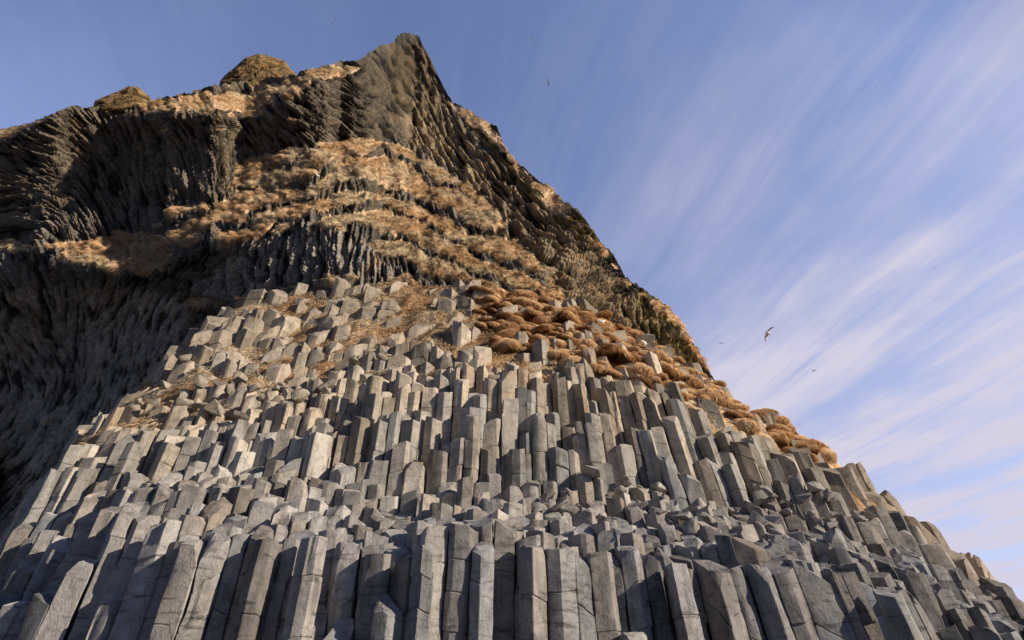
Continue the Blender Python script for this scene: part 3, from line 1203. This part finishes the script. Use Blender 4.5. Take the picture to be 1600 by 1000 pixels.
TUS = [tussock_mesh(300 + k) for k in range(7)]
tus_poly = [(735, 452), (800, 455), (870, 468), (960, 508), (1060, 565), (1115, 605), (1140, 640), (1090, 645), (1040, 625), (985, 600), (930, 585), (850, 560), (760, 545)]
ridge_poly = [(1140, 640), (1165, 648), (1210, 670), (1290, 706), (1285, 730), (1225, 720), (1180, 700), (1150, 672)]
cand = np.argwhere((GK > 6.2) & (GK < 9.6) & okg)
RNG.shuffle(cand)
SUV = proj(slopeV)
tus = []
for (r, c) in cand:
    u, v = SUV[0][r, c], SUV[1][r, c]
    a_in = inpoly(tus_poly, np.array([u]), np.array([v]))[0]
    b_in = inpoly(ridge_poly, np.array([u]), np.array([v]))[0]
    if not (a_in or b_in):
        continue
    p = slopeV[r, c]
    rad_ = rnd.choice((.34, .42, .56)) if a_in else .44
    if any((q[0] - p[0]) ** 2 + (q[1] - p[1]) ** 2 + (.5 * (q[2] - p[2])) ** 2 < rad_ ** 2 for q, *_ in tus):
        continue
    tus.append((p, u, v, b_in, rad_))
    if len(tus) >= 280:
        break
tobj = []
for n, (p, u, v, rdg, rad_) in enumerate(tus):
    o = link('grass_tussock', TUS[n % 7], p + np.array([0, -.05, .02 + (.08 if rdg else 0)]))
    sc = rad_ / .44 * rnd.uniform(.48, 1.12)
    o.scale = (sc * rnd.uniform(.85, 1.9), sc * rnd.uniform(.9, 1.2), sc * rnd.uniform(.55, 1.15))
    o.rotation_euler = (rnd.uniform(.1, .5), rnd.uniform(-.3, .4), rnd.uniform(-1.0, 1.0))
    tobj.append(dict(obj=o, u=u, v=v, sc=sc, ridge=rdg))
print('tussocks', len(tus))


# ------------------------------------------------------------------ fallen boulders
def boulder_mesh(name, seed, size, mat, tint, squash=(1, 1, .8), npt=16, sub=2, rough=.05):
    rg = np.random.default_rng(seed)
    bm = bmesh.new()
    for _ in range(npt):
        d = rg.normal(0, 1, 3)
        d /= np.linalg.norm(d)
        d = np.sign(d) * np.abs(d) ** .8
        bm.verts.new(Vector(d * rg.uniform(.75, 1.05) * np.array(squash) * size))
    r_ = bmesh.ops.convex_hull(bm, input=bm.verts)
    bmesh.ops.delete(bm, geom=[v for v in bm.verts if not v.link_faces], context='VERTS')
    bmesh.ops.bevel(bm, geom=list(bm.edges), offset=size * .03, segments=1, affect='EDGES', profile=.6)
    bmesh.ops.triangulate(bm, faces=bm.faces)
    bmesh.ops.subdivide_edges(bm, edges=bm.edges, cuts=sub, use_grid_fill=True)
    V = np.array([v.co for v in bm.verts])
    nn = V / (np.linalg.norm(V, axis=1, keepdims=True) + 1e-6)
    V2 = V + nn * (rough * size * 2.0 * fbm3(V / size + seed, 1.6, seed, 3))[:, None]
    for v, c in zip(bm.verts, V2):
        v.co = Vector(c)
    me_ = bpy.data.meshes.new(name)
    bm.to_mesh(me_)
    bm.free()
    me_.polygons.foreach_set('use_smooth', np.full(len(me_.polygons), True))
    me_.set_sharp_from_angle(angle=math.radians(30))
    t4 = np.ones((len(me_.vertices), 4), np.float32)
    t4[:, :3] = tint
    a = me_.color_attributes.new('tint', 'FLOAT_COLOR', 'POINT')
    a.data.foreach_set('color', t4.ravel())
    me_.materials.append(mat)
    return me_


bobj = []
tops = np.array([[shear_x(sites[q['i'], 0], q['zt']), sites[q['i'], 1], q['zt']] for q in small])
tu, tv, tzc = proj(tops)
zone_a = [(840, 790), (900, 745), (960, 730), (1060, 760), (1180, 745), (1310, 760), (1400, 830), (1300, 835), (1150, 820), (1000, 815), (880, 810)]
zone_b = [(190, 660), (260, 570), (400, 545), (620, 560), (600, 610), (480, 640), (330, 665), (230, 690)]
order = list(range(len(small)))
rnd.shuffle(order)
na = nb_ = 0
for j in order:
    ia = inpoly(zone_a, tu[j:j + 1], tv[j:j + 1])[0]
    ib = inpoly(zone_b, tu[j:j + 1], tv[j:j + 1])[0]
    if ia and na < 55:
        na += 1
        szr = .09 + .24 * rnd.random() ** 1.6
    elif ib and nb_ < 40:
        nb_ += 1
        szr = rnd.uniform(.14, .32)
    else:
        continue
    t = rnd.gauss(1, .1)
    me_ = boulder_mesh('boulder', 9000 + j, szr, MAT_COL if ia else MAT_BLOCK, (t, t, t), (1.15, 1, rnd.uniform(.55, .9)), rnd.choice((9, 10, 12)), 1, rough=.03)
    o = link('boulder', me_, tops[j] + np.array([rnd.uniform(-.15, .15), rnd.uniform(-.25, .05), szr * .25]))
    o.rotation_euler = (rnd.uniform(-.5, .5), rnd.uniform(-.5, .5), rnd.uniform(0, 6.28))
    bobj.append(dict(obj=o, u=float(tu[j]), v=float(tv[j]), sz=szr, a=bool(ia)))
print('boulders', len(bobj))


# summit boulders, built from their outlines
def summit_boulder(name, outline, Y, depth, seed, mat, label):
    rg = np.random.default_rng(seed)
    ol = np.array(outline, float)
    # even resample
    seg = np.hypot(*(np.roll(ol, -1, 0) - ol).T)
    cum = np.concatenate([[0], np.cumsum(seg)])
    n = 140
    q = np.linspace(0, cum[-1], n, endpoint=False)
    cl = np.concatenate([ol, ol[:1]])
    ring = np.stack([np.interp(q, cum, cl[:, 0]), np.interp(q, cum, cl[:, 1])], 1)
    cen = ring.mean(0) + [0, 6]
    V, rows = [], 40
    for r in range(rows):
        a = -PI / 2 + PI * r / (rows - 1)
        sc, dp = max(math.cos(a), .02), math.sin(a)
        pt = cen + (ring - cen) * sc ** .75
        W = at(pt[:, 0], pt[:, 1], np.full(n, Y + depth * dp + depth))
        V.append(W)
    V = np.concatenate(V)
    c0 = V.mean(0)
    nn = V - c0
    nn /= np.linalg.norm(nn, axis=1, keepdims=True)
    V = V + nn * (.70 * (fbm3(V, .55, seed, 4) - .1) - .7 * sstep(np.abs(noise3(V, .5, seed + 3)), .10, .0) * .8)[:, None]
    F = []
    for r in range(rows - 1):
        for k in range(n):
            k2 = (k + 1) % n
            F.append((r * n + k, r * n + k2, (r + 1) * n + k2, (r + 1) * n + k))
    F.append(tuple(range(n - 1, -1, -1)))
    F.append(tuple((rows - 1) * n + k for k in range(n)))
    L, base = settle(V)
    o = link(name, mesh_np(name, L, F, mat, np.ones(3), smooth=False), base)
    tag(o, label, 'boulder', 'boulders on the cliff top')
    return o


def lichen_rock():
    m, nt, out = new_mat('lichen_rock')
    N = NT(nt)
    pos = N.node('ShaderNodeNewGeometry').outputs['Position']
    n2 = N.noise(pos, 1.2, 7, 0.65, 0.4)
    c = N.ramp(n2, [(0.32, (0.07, 0.05, 0.03)), (0.45, (0.24, 0.175, 0.095)), (0.55, (0.42, 0.25, 0.10)), (0.68, (0.44, 0.35, 0.22))])
    ckv = N.node('ShaderNodeTexVoronoi', feature='DISTANCE_TO_EDGE')
    N.link(pos, ckv.inputs['Vector'])
    ckv.inputs['Scale'].default_value = .38
    c = N.mix(1.0, c, N.ramp(ckv.outputs['Distance'], [(0.0, .25), (.05, 1.0)]), 'MULTIPLY')
    b = N.node('ShaderNodeBsdfPrincipled')
    N.link(c, b.inputs['Base Color'])
    b.inputs['Roughness'].default_value = .95
    b.inputs['Specular IOR Level'].default_value = .1
    nn = N.bump(N.noise(pos, 1.4, 8, .68, .5), .9, .5)
    N.link(N.bump(N.noise(pos, 7, 6, .7), .7, .12, nn), b.inputs['Normal'])
    N.link(b.outputs[0], out.inputs[0])
    return m


MAT_LICH = lichen_rock()


def skyY(u):
    j = int(np.argmin(np.abs(gu - u)))
    return float(CVt[-1, j, 1])


summit_boulder('boulder', [(342, 134), (345, 126), (362, 108), (378, 97), (383, 90), (405, 84), (420, 89), (432, 92), (445, 97), (452, 107), (462, 115), (466, 124), (440, 140), (400, 148), (360, 146)],
               skyY(400) - 1.0, 2.6, 3, MAT_LICH, 'large lichen covered boulder with rounded dome perched on the grassy cliff top')
summit_boulder('boulder', [(147, 172), (150, 157), (165, 149), (185, 141), (203, 133), (220, 140), (236, 149), (240, 158), (225, 172), (190, 178), (160, 178)],
               skyY(195) - .6, 2.0, 8, MAT_LICH, 'flat brown pointed boulder lying on the lower left end of the cliff top')


# ------------------------------------------------------------------ birds
def bird_mesh(name, seed, wing_up=.25, dark_back=True, fold=0.0):
    """One continuous body with two long wings, nose toward +Y, unit span about 1.1 m."""
    V, F, T = [], [], []
    prof = [(-.24, .010, .0), (-.17, .035, .0), (-.08, .060, -.005), (.02, .066, -.005), (.10, .050, .0), (.15, .040, .012), (.19, .036, .016), (.225, .016, .010), (.25, .004, .004)]
    n = 10
    for (yy, r_, zz) in prof:
        for k in range(n):
            a = 2 * PI * k / n
            V.append((r_ * math.cos(a), yy, zz + r_ * .85 * math.sin(a)))
            T.append((.95, .94, .92) if math.sin(a) < .5 or yy > .12 else (.5, .5, .52))
    for r in range(len(prof) - 1):
        for k in range(n):
            k2 = (k + 1) % n
            if r in (3, 2) and k in (9, 0, 4, 5):
                if not (k == 9 or k == 4 or k == 0 or k == 5):
                    pass
            F.append((r * n + k, r * n + k2, (r + 1) * n + k2, (r + 1) * n + k))
    # wings grow from the flank rings
    sp = [(.06, -.07, .11, .0), (.17, -.055, .115, .03), (.30, -.05, .085, .045), (.42, -.075, .035, .035), (.52, -.12, -.04, .015), (.57, -.16, -.12, .005)]
    for sgn in (1, -1):
        prev = None
        for q, (xx, y0, y1, zz) in enumerate(sp):
            b = len(V)
            z = zz * wing_up * 4
            th_ = .014 * (1 - q / 6)
            V += [(sgn * xx, y0, z), (sgn * xx, (y0 + y1) / 2 + .02, z + th_), (sgn * xx, y1, z), (sgn * xx, (y0 + y1) / 2 + .02, z - th_)]
            col = (.90, .86, .80) if q < 4 else (.05, .05, .06)
            T += [col] * 4
            if prev is not None:
                for e in range(4):
                    e2 = (e + 1) % 4
                    f_ = (prev + e, prev + e2, b + e2, b + e)
                    F.append(f_ if sgn < 0 else f_[::-1])
            prev = b
        F.append((prev, prev + 1, prev + 2, prev + 3))
    return mesh_np(name, np.array(V), F, MAT_BIRD, np.array(T))


BIRD = bird_mesh('bird', 1)


def bird(u, v, span_px, label, wing_deg, pitch, Y=34.0, dark=False):
    """A bird in flight; its wings lie along a slant, its belly half turned to the beach."""
    p = at(u, v, Y)
    _, _, zc = proj(p)
    sc = span_px / FPX * zc / 1.14
    o = link('bird', BIRD_D if dark else BIRD, p)
    a = math.radians(wing_deg)
    Rv, Uv, Fv = Vector((1, 0, 0)), Vector((0, -SP, CP)), Vector((0, CP, SP))
    wing = -(Rv * math.cos(a) + Uv * math.sin(a))
    nose = -Rv * math.sin(a) + Uv * math.cos(a)
    nose = (nose + Fv * pitch).normalized()
    up = wing.cross(nose).normalized()
    m = Matrix((wing, nose, up)).transposed()
    o.rotation_euler = m.to_euler()
    o.scale = (sc,) * 3
    tag(o, label, 'bird', 'birds flying round the cliff')
    return o


BIRD_D = BIRD.copy()
ca_ = BIRD_D.color_attributes['tint']
buf = np.zeros(len(BIRD_D.vertices) * 4, np.float32)
ca_.data.foreach_get('color', buf)
buf = buf.reshape(-1, 4)
buf[:, :3] *= .18
ca_.data.foreach_set('color', buf.ravel())
bird(1200, 521, 26, 'large white bird gliding with dark wingtips in the open sky beside the cliff', 62, .35, 30)
bird(520, 35, 13, 'tiny bright white bird in the sky up and to the left of the peak', 55, .8, 60)
bird(833, 60, 13, 'dark bird with angled wings high in the sky beyond the peak, upper of two', -62, 1.2, 55, True)
bird(857, 129, 14, 'dark bird with spread wings in the sky beyond the peak, lower of two', -80, .5, 55, True)
bird(1127, 536, 7, 'tiny dark bird just off the lichen covered shoulder of the cliff', 10, 1.0, 70, True)
bird(1272, 579, 8, 'tiny dark bird below and beyond the large white gliding bird', 25, .8, 70, True)


def perched_mesh():
    """A seabird at rest: breast, tail, raised head and bill in one skin."""
    prof = [(-.26, .012, .13), (-.18, .045, .13), (-.08, .085, .12), (.03, .10, .115), (.11, .085, .14), (.15, .060, .19), (.17, .052, .235), (.205, .040, .25), (.235, .014, .240), (.27, .004, .232)]
    V, F, T = [], [], []
    n = 10
    for j, (yy, r_, zz) in enumerate(prof):
        for k in range(n):
            a = 2 * PI * k / n
            V.append((r_ * math.cos(a), yy, zz + r_ * math.sin(a)))
            back = math.sin(a) > .45 and j < 5
            T.append((.45, .46, .48) if back else ((.5, .38, .1) if j > 7 else (.82, .81, .78)))
    for r in range(len(prof) - 1):
        for k in range(n):
            k2 = (k + 1) % n
            F.append((r * n + k, r * n + k2, (r + 1) * n + k2, (r + 1) * n + k))
    return mesh_np('bird', np.array(V), F, MAT_BIRD, np.array(T))


PB = perched_mesh()
cp = CVt.reshape(-1, 3)
cpu, cpv, _ = proj(cp)
sp_ = slopeV[okg & (GK > 6) & (GK < 9.6)]
spu, spv, _ = proj(sp_)
tp = np.array([np.array(q['obj'].location) + [0, -.2, .28] for q in tobj])
for (u, v, lab, src) in (
    (357, 139, 'white bird sitting on the grassy cliff top below the lichen covered dome boulder', 'c'),
    (496, 280, 'white bird sitting on the bright grass ledge in the middle of the cliff', 'c'),
    (940, 521, 'white bird nesting high among the tussocks, uppermost of the sitting birds there', 's'),
    (964, 560, 'white bird sitting on golden tussocks just above the tall column wall', 's'),
    (1006, 556, 'white bird sitting deep between two brown tussocks near the cliff shoulder', 's'),
    (1104, 617, 'white bird sitting on the last tussock at the end of the grassy slope', 's'),
):
    if src == 'c':
        j = int(np.argmin((cpu - u) ** 2 + (cpv - v) ** 2))
        p = cp[j] + np.array([0, -.25, .05])
    else:
        j = int(np.argmin((spu - u) ** 2 + (spv - v) ** 2))
        p = sp_[j] + np.array([0, -.35, .22])
    o = link('bird', PB, p)
    s_ = 1.15 if src == 'c' else 1.0
    o.scale = (s_,) * 3
    o.rotation_euler = (0, 0, rnd.uniform(-2.2, 2.2))
    tag(o, lab, 'bird', 'white birds sitting on the slope')


# ------------------------------------------------------------------ ground
def ground_material():
    m, nt, out = new_mat('black_pebbles')
    N = NT(nt)
    pos = N.node('ShaderNodeNewGeometry').outputs['Position']
    v_ = N.node('ShaderNodeTexVoronoi')
    N.link(pos, v_.inputs['Vector'])
    v_.inputs['Scale'].default_value = 14
    c = N.ramp(N.noise(pos, 3, 5), [(0.3, (0.03, 0.03, 0.032)), (0.7, (0.09, 0.088, 0.085))])
    b = N.node('ShaderNodeBsdfPrincipled')
    N.link(c, b.inputs['Base Color'])
    b.inputs['Roughness'].default_value = .8
    N.link(N.bump(v_.outputs['Distance'], .8, .05), b.inputs['Normal'])
    N.link(b.outputs[0], out.inputs[0])
    return m


gq = [-4000, -400, -60, -20, 0, 20, 60, 400, 4000]
GV_ = np.array([(x, y_, 0.0) for y_ in gq for x in gq])
idx = np.arange(81).reshape(9, 9)
Q = np.stack([idx[:-1, :-1], idx[:-1, 1:], idx[1:, 1:], idx[1:, :-1]], -1).reshape(-1, 4)
o = link('beach', mesh_np('beach', GV_, Q, ground_material()))
tag(o, None, None, kind='structure')

# ------------------------------------------------------------------ labels
ORD = ['first', 'second', 'third', 'fourth', 'fifth', 'sixth', 'seventh', 'eighth', 'ninth', 'tenth', 'eleventh', 'twelfth', 'thirteenth',
       'fourteenth', 'fifteenth', 'sixteenth', 'seventeenth', 'eighteenth', 'nineteenth', 'twentieth', 'twenty-first', 'twenty-second',
       'twenty-third', 'twenty-fourth', 'twenty-fifth', 'twenty-sixth', 'twenty-seventh', 'twenty-eighth', 'twenty-ninth', 'thirtieth']
SECT = [(130, "at the outcrop's leaning edge"), (260, 'beneath the dark cave wall'), (390, 'beneath the flat summit boulder'), (520, 'below the dome boulder'),
        (640, 'just before the summit line'), (760, 'just past the summit line'), (880, "below the wall's middle"), (1000, 'below the arched face'),
        (1130, 'below the cliff shoulder'), (1260, 'below the gliding bird'), (1390, 'on the falling ridge'), (9999, 'at the low far end')]


def section(u):
    for m_, t_ in SECT:
        if u < m_:
            return t_


def label_all(items, band, text, cat, group):
    """items: dicts with obj, u, v; one label each, told apart by look, tier, section and order across."""
    cells = {}
    for q in items:
        cells.setdefault((band(q), section(q['u'])), []).append(q)
    for (b, sct), qs in cells.items():
        qs.sort(key=lambda q: q['u'])
        for n_, q in enumerate(qs):
            tag(q['obj'], '%s, %s from left %s %s' % (text(q), ORD[n_ % 30], b, sct), cat, group, 'thing')


for q in small[:N_IND]:
    q['v'], q['uu'] = q['vt'], q['u']
    q['u'] = q['ut']


def col_band(q):
    k = q['k']
    return 'in front tier' if k < 1.7 else 'on rubble shelf' if k < 3.6 else 'in second tier' if k < 4.6 else 'in upper wall' if k < 6.3 else 'on grassy slope'


def col_text(q):
    r = q['len'] / max(q['w'], 1)
    return '%s %s-topped column' % ('tall' if r > 4.2 else 'medium' if r > 2.6 else 'short', q['top'])


label_all(small[:N_IND], col_band, col_text, 'basalt column', 'grey basalt columns of the stepped outcrop')
for q in bigs:
    q['u'], q['v'] = q['ut'], q['vt']
label_all(bigs, lambda q: 'in topmost row' if q['k'] > 8.6 else 'in middle row' if q['k'] > 7.9 else 'in lower row',
          lambda q: '%s pale rock block' % ('tall' if q['len'] > 1.6 * q['w'] else 'squat'), 'rock block', 'pale rock blocks above the columns')
label_all(bobj, lambda q: 'on rubble shelf' if q['a'] else 'on grass slope',
          lambda q: '%s fallen grey boulder' % ('large' if q['sz'] > .26 else 'mid-sized' if q['sz'] > .19 else 'small'), 'boulder', 'fallen boulders among the columns')
for q in tobj:
    q['row'] = int((q['v'] - (445 + max(0, q['u'] - 800) * .50)) // 22)
ROWN = ['in top row', 'in second row', 'in third row', 'in fourth row', 'in fifth row', 'in sixth row', 'in seventh row', 'in lowest row']
label_all(tobj, lambda q: 'along skyline' if q['ridge'] else ROWN[int(np.clip(q['row'], 0, 7))],
          lambda q: '%s golden grass tussock' % ('big' if q['sc'] > 1.05 else 'small' if q['sc'] < .78 else 'middling'), 'grass tussock', 'shaggy grass tussocks on the slope')


# ------------------------------------------------------------------ light and sky
SUN_AZ = math.radians(68)      # to the right of straight behind the camera
SUN_EL = math.radians(25)
sdir = Vector((math.sin(SUN_AZ) * math.cos(SUN_EL), -math.cos(SUN_AZ) * math.cos(SUN_EL), math.sin(SUN_EL)))
sl = bpy.data.lights.new('sun', 'SUN')
sl.energy = 5.0
sl.angle = math.radians(.5)
sl.color = (1.0, .85, .65)
so = bpy.data.objects.new('sun', sl)
so.rotation_euler = sdir.to_track_quat('Z', 'Y').to_euler()
so.location = (40, -20, 40)
COL.objects.link(so)

world = bpy.data.worlds.new('World')
scene.world = world
world.use_nodes = True
nt = world.node_tree
for n in list(nt.nodes):
    nt.nodes.remove(n)
N = NT(nt)
wo = nt.nodes.new('ShaderNodeOutputWorld')
bg = nt.nodes.new('ShaderNodeBackground')
sky = nt.nodes.new('ShaderNodeTexSky')
sky.sky_type = 'NISHITA'
sky.sun_disc = False
sky.sun_elevation = SUN_EL
sky.sun_rotation = PI - SUN_AZ
sky.air_density = 1.0
sky.dust_density = 0.0
sky.ozone_density = 2.0
tc = nt.nodes.new('ShaderNodeTexCoord')
sepd = nt.nodes.new('ShaderNodeSeparateXYZ')
N.link(tc.outputs['Generated'], sepd.inputs[0])
# cirrus lies on a high flat layer: direction / height, stretched along the wind
zz = N.math('MAXIMUM', sepd.outputs[2], 0.06)
px = N.math('DIVIDE', sepd.outputs[0], zz)
py = N.math('DIVIDE', sepd.outputs[1], zz)
cmb = nt.nodes.new('ShaderNodeCombineXYZ')
N.link(px, cmb.inputs[0])
N.link(py, cmb.inputs[1])
WIND = math.radians(-14)
vec = cmb.outputs[0]
m1 = N.mapping(vec, (1, 1, 1), (0, 0, WIND))
wv = nt.nodes.new('ShaderNodeTexNoise')
N.link(m1, wv.inputs['Vector'])
wv.inputs['Scale'].default_value = 1.6
wv.inputs['Detail'].default_value = 3
wvs = nt.nodes.new('ShaderNodeVectorMath')
wvs.operation = 'SCALE'
N.link(wv.outputs['Color'], wvs.inputs[0])
wvs.inputs['Scale'].default_value = .12
wva = nt.nodes.new('ShaderNodeVectorMath')
wva.operation = 'ADD'
N.link(m1, wva.inputs[0])
N.link(wvs.outputs[0], wva.inputs[1])
m2 = wva.outputs[0]
n_a = N.noise(N.mapping(m2, (1.7, .26, 1)), 1.6, 5, .5, .3)
n_b = N.noise(N.mapping(m2, (6.5, .75, 1)), 1.7, 7, .65, .3)
n_c = N.noise(N.mapping(m1, (1.1, .7, 1)), 1.5, 4, .55)
sx = nt.nodes.new('ShaderNodeSeparateXYZ')
N.link(m1, sx.inputs[0])
ahead = N.math('MULTIPLY', N.math('ADD', sepd.outputs[1], .05), 2.2, True)
side = N.math('MULTIPLY', N.math('POWER', N.math('MULTIPLY', N.math('ADD', sx.outputs[0], .10), .68, True), 1.5), ahead)
streak = N.math('ADD', N.math('MULTIPLY', n_a, .52), N.math('MULTIPLY', n_b, .48))
streak = N.ramp(streak, [(.35, 0.0), (.47, .50), (.62, 1.0)])
patch = N.ramp(n_c, [(.36, .10), (.60, 1.0)])
amt = N.math('MULTIPLY', N.math('MULTIPLY', streak, patch), N.math('ADD', N.math('MULTIPLY', side, .95), .08))
amt = N.math('ADD', amt, N.math('ADD', N.math('MULTIPLY', side, .16), .06), True)
low_ = N.math('MULTIPLY', N.math('MULTIPLY', N.math('SUBTRACT', .78, sepd.outputs[2]), .50, True), ahead)
amt = N.math('ADD', amt, low_, True)
skyc = N.mix(1.0, sky.outputs[0], (1.74, 1.76, 2.16), 'MULTIPLY')
final = N.mix(amt, skyc, (6.7, 6.4, 7.8))
# sky behind the camera dimmed on purpose to cut fill light on the columns
behind = N.ramp(N.math('ADD', N.math('MULTIPLY', sepd.outputs[1], .5), .5), [(.40, (.22, .22, .235)), (.70, (1, 1, 1))])
final = N.mix(1.0, final, behind, 'MULTIPLY')
N.link(final, bg.inputs[0])
bg.inputs[1].default_value = 0.10
N.link(bg.outputs[0], wo.inputs[0])

scene.view_settings.view_transform = 'Standard'
scene.view_settings.look = 'None'
scene.view_settings.exposure = 0
scene.view_settings.gamma = 1
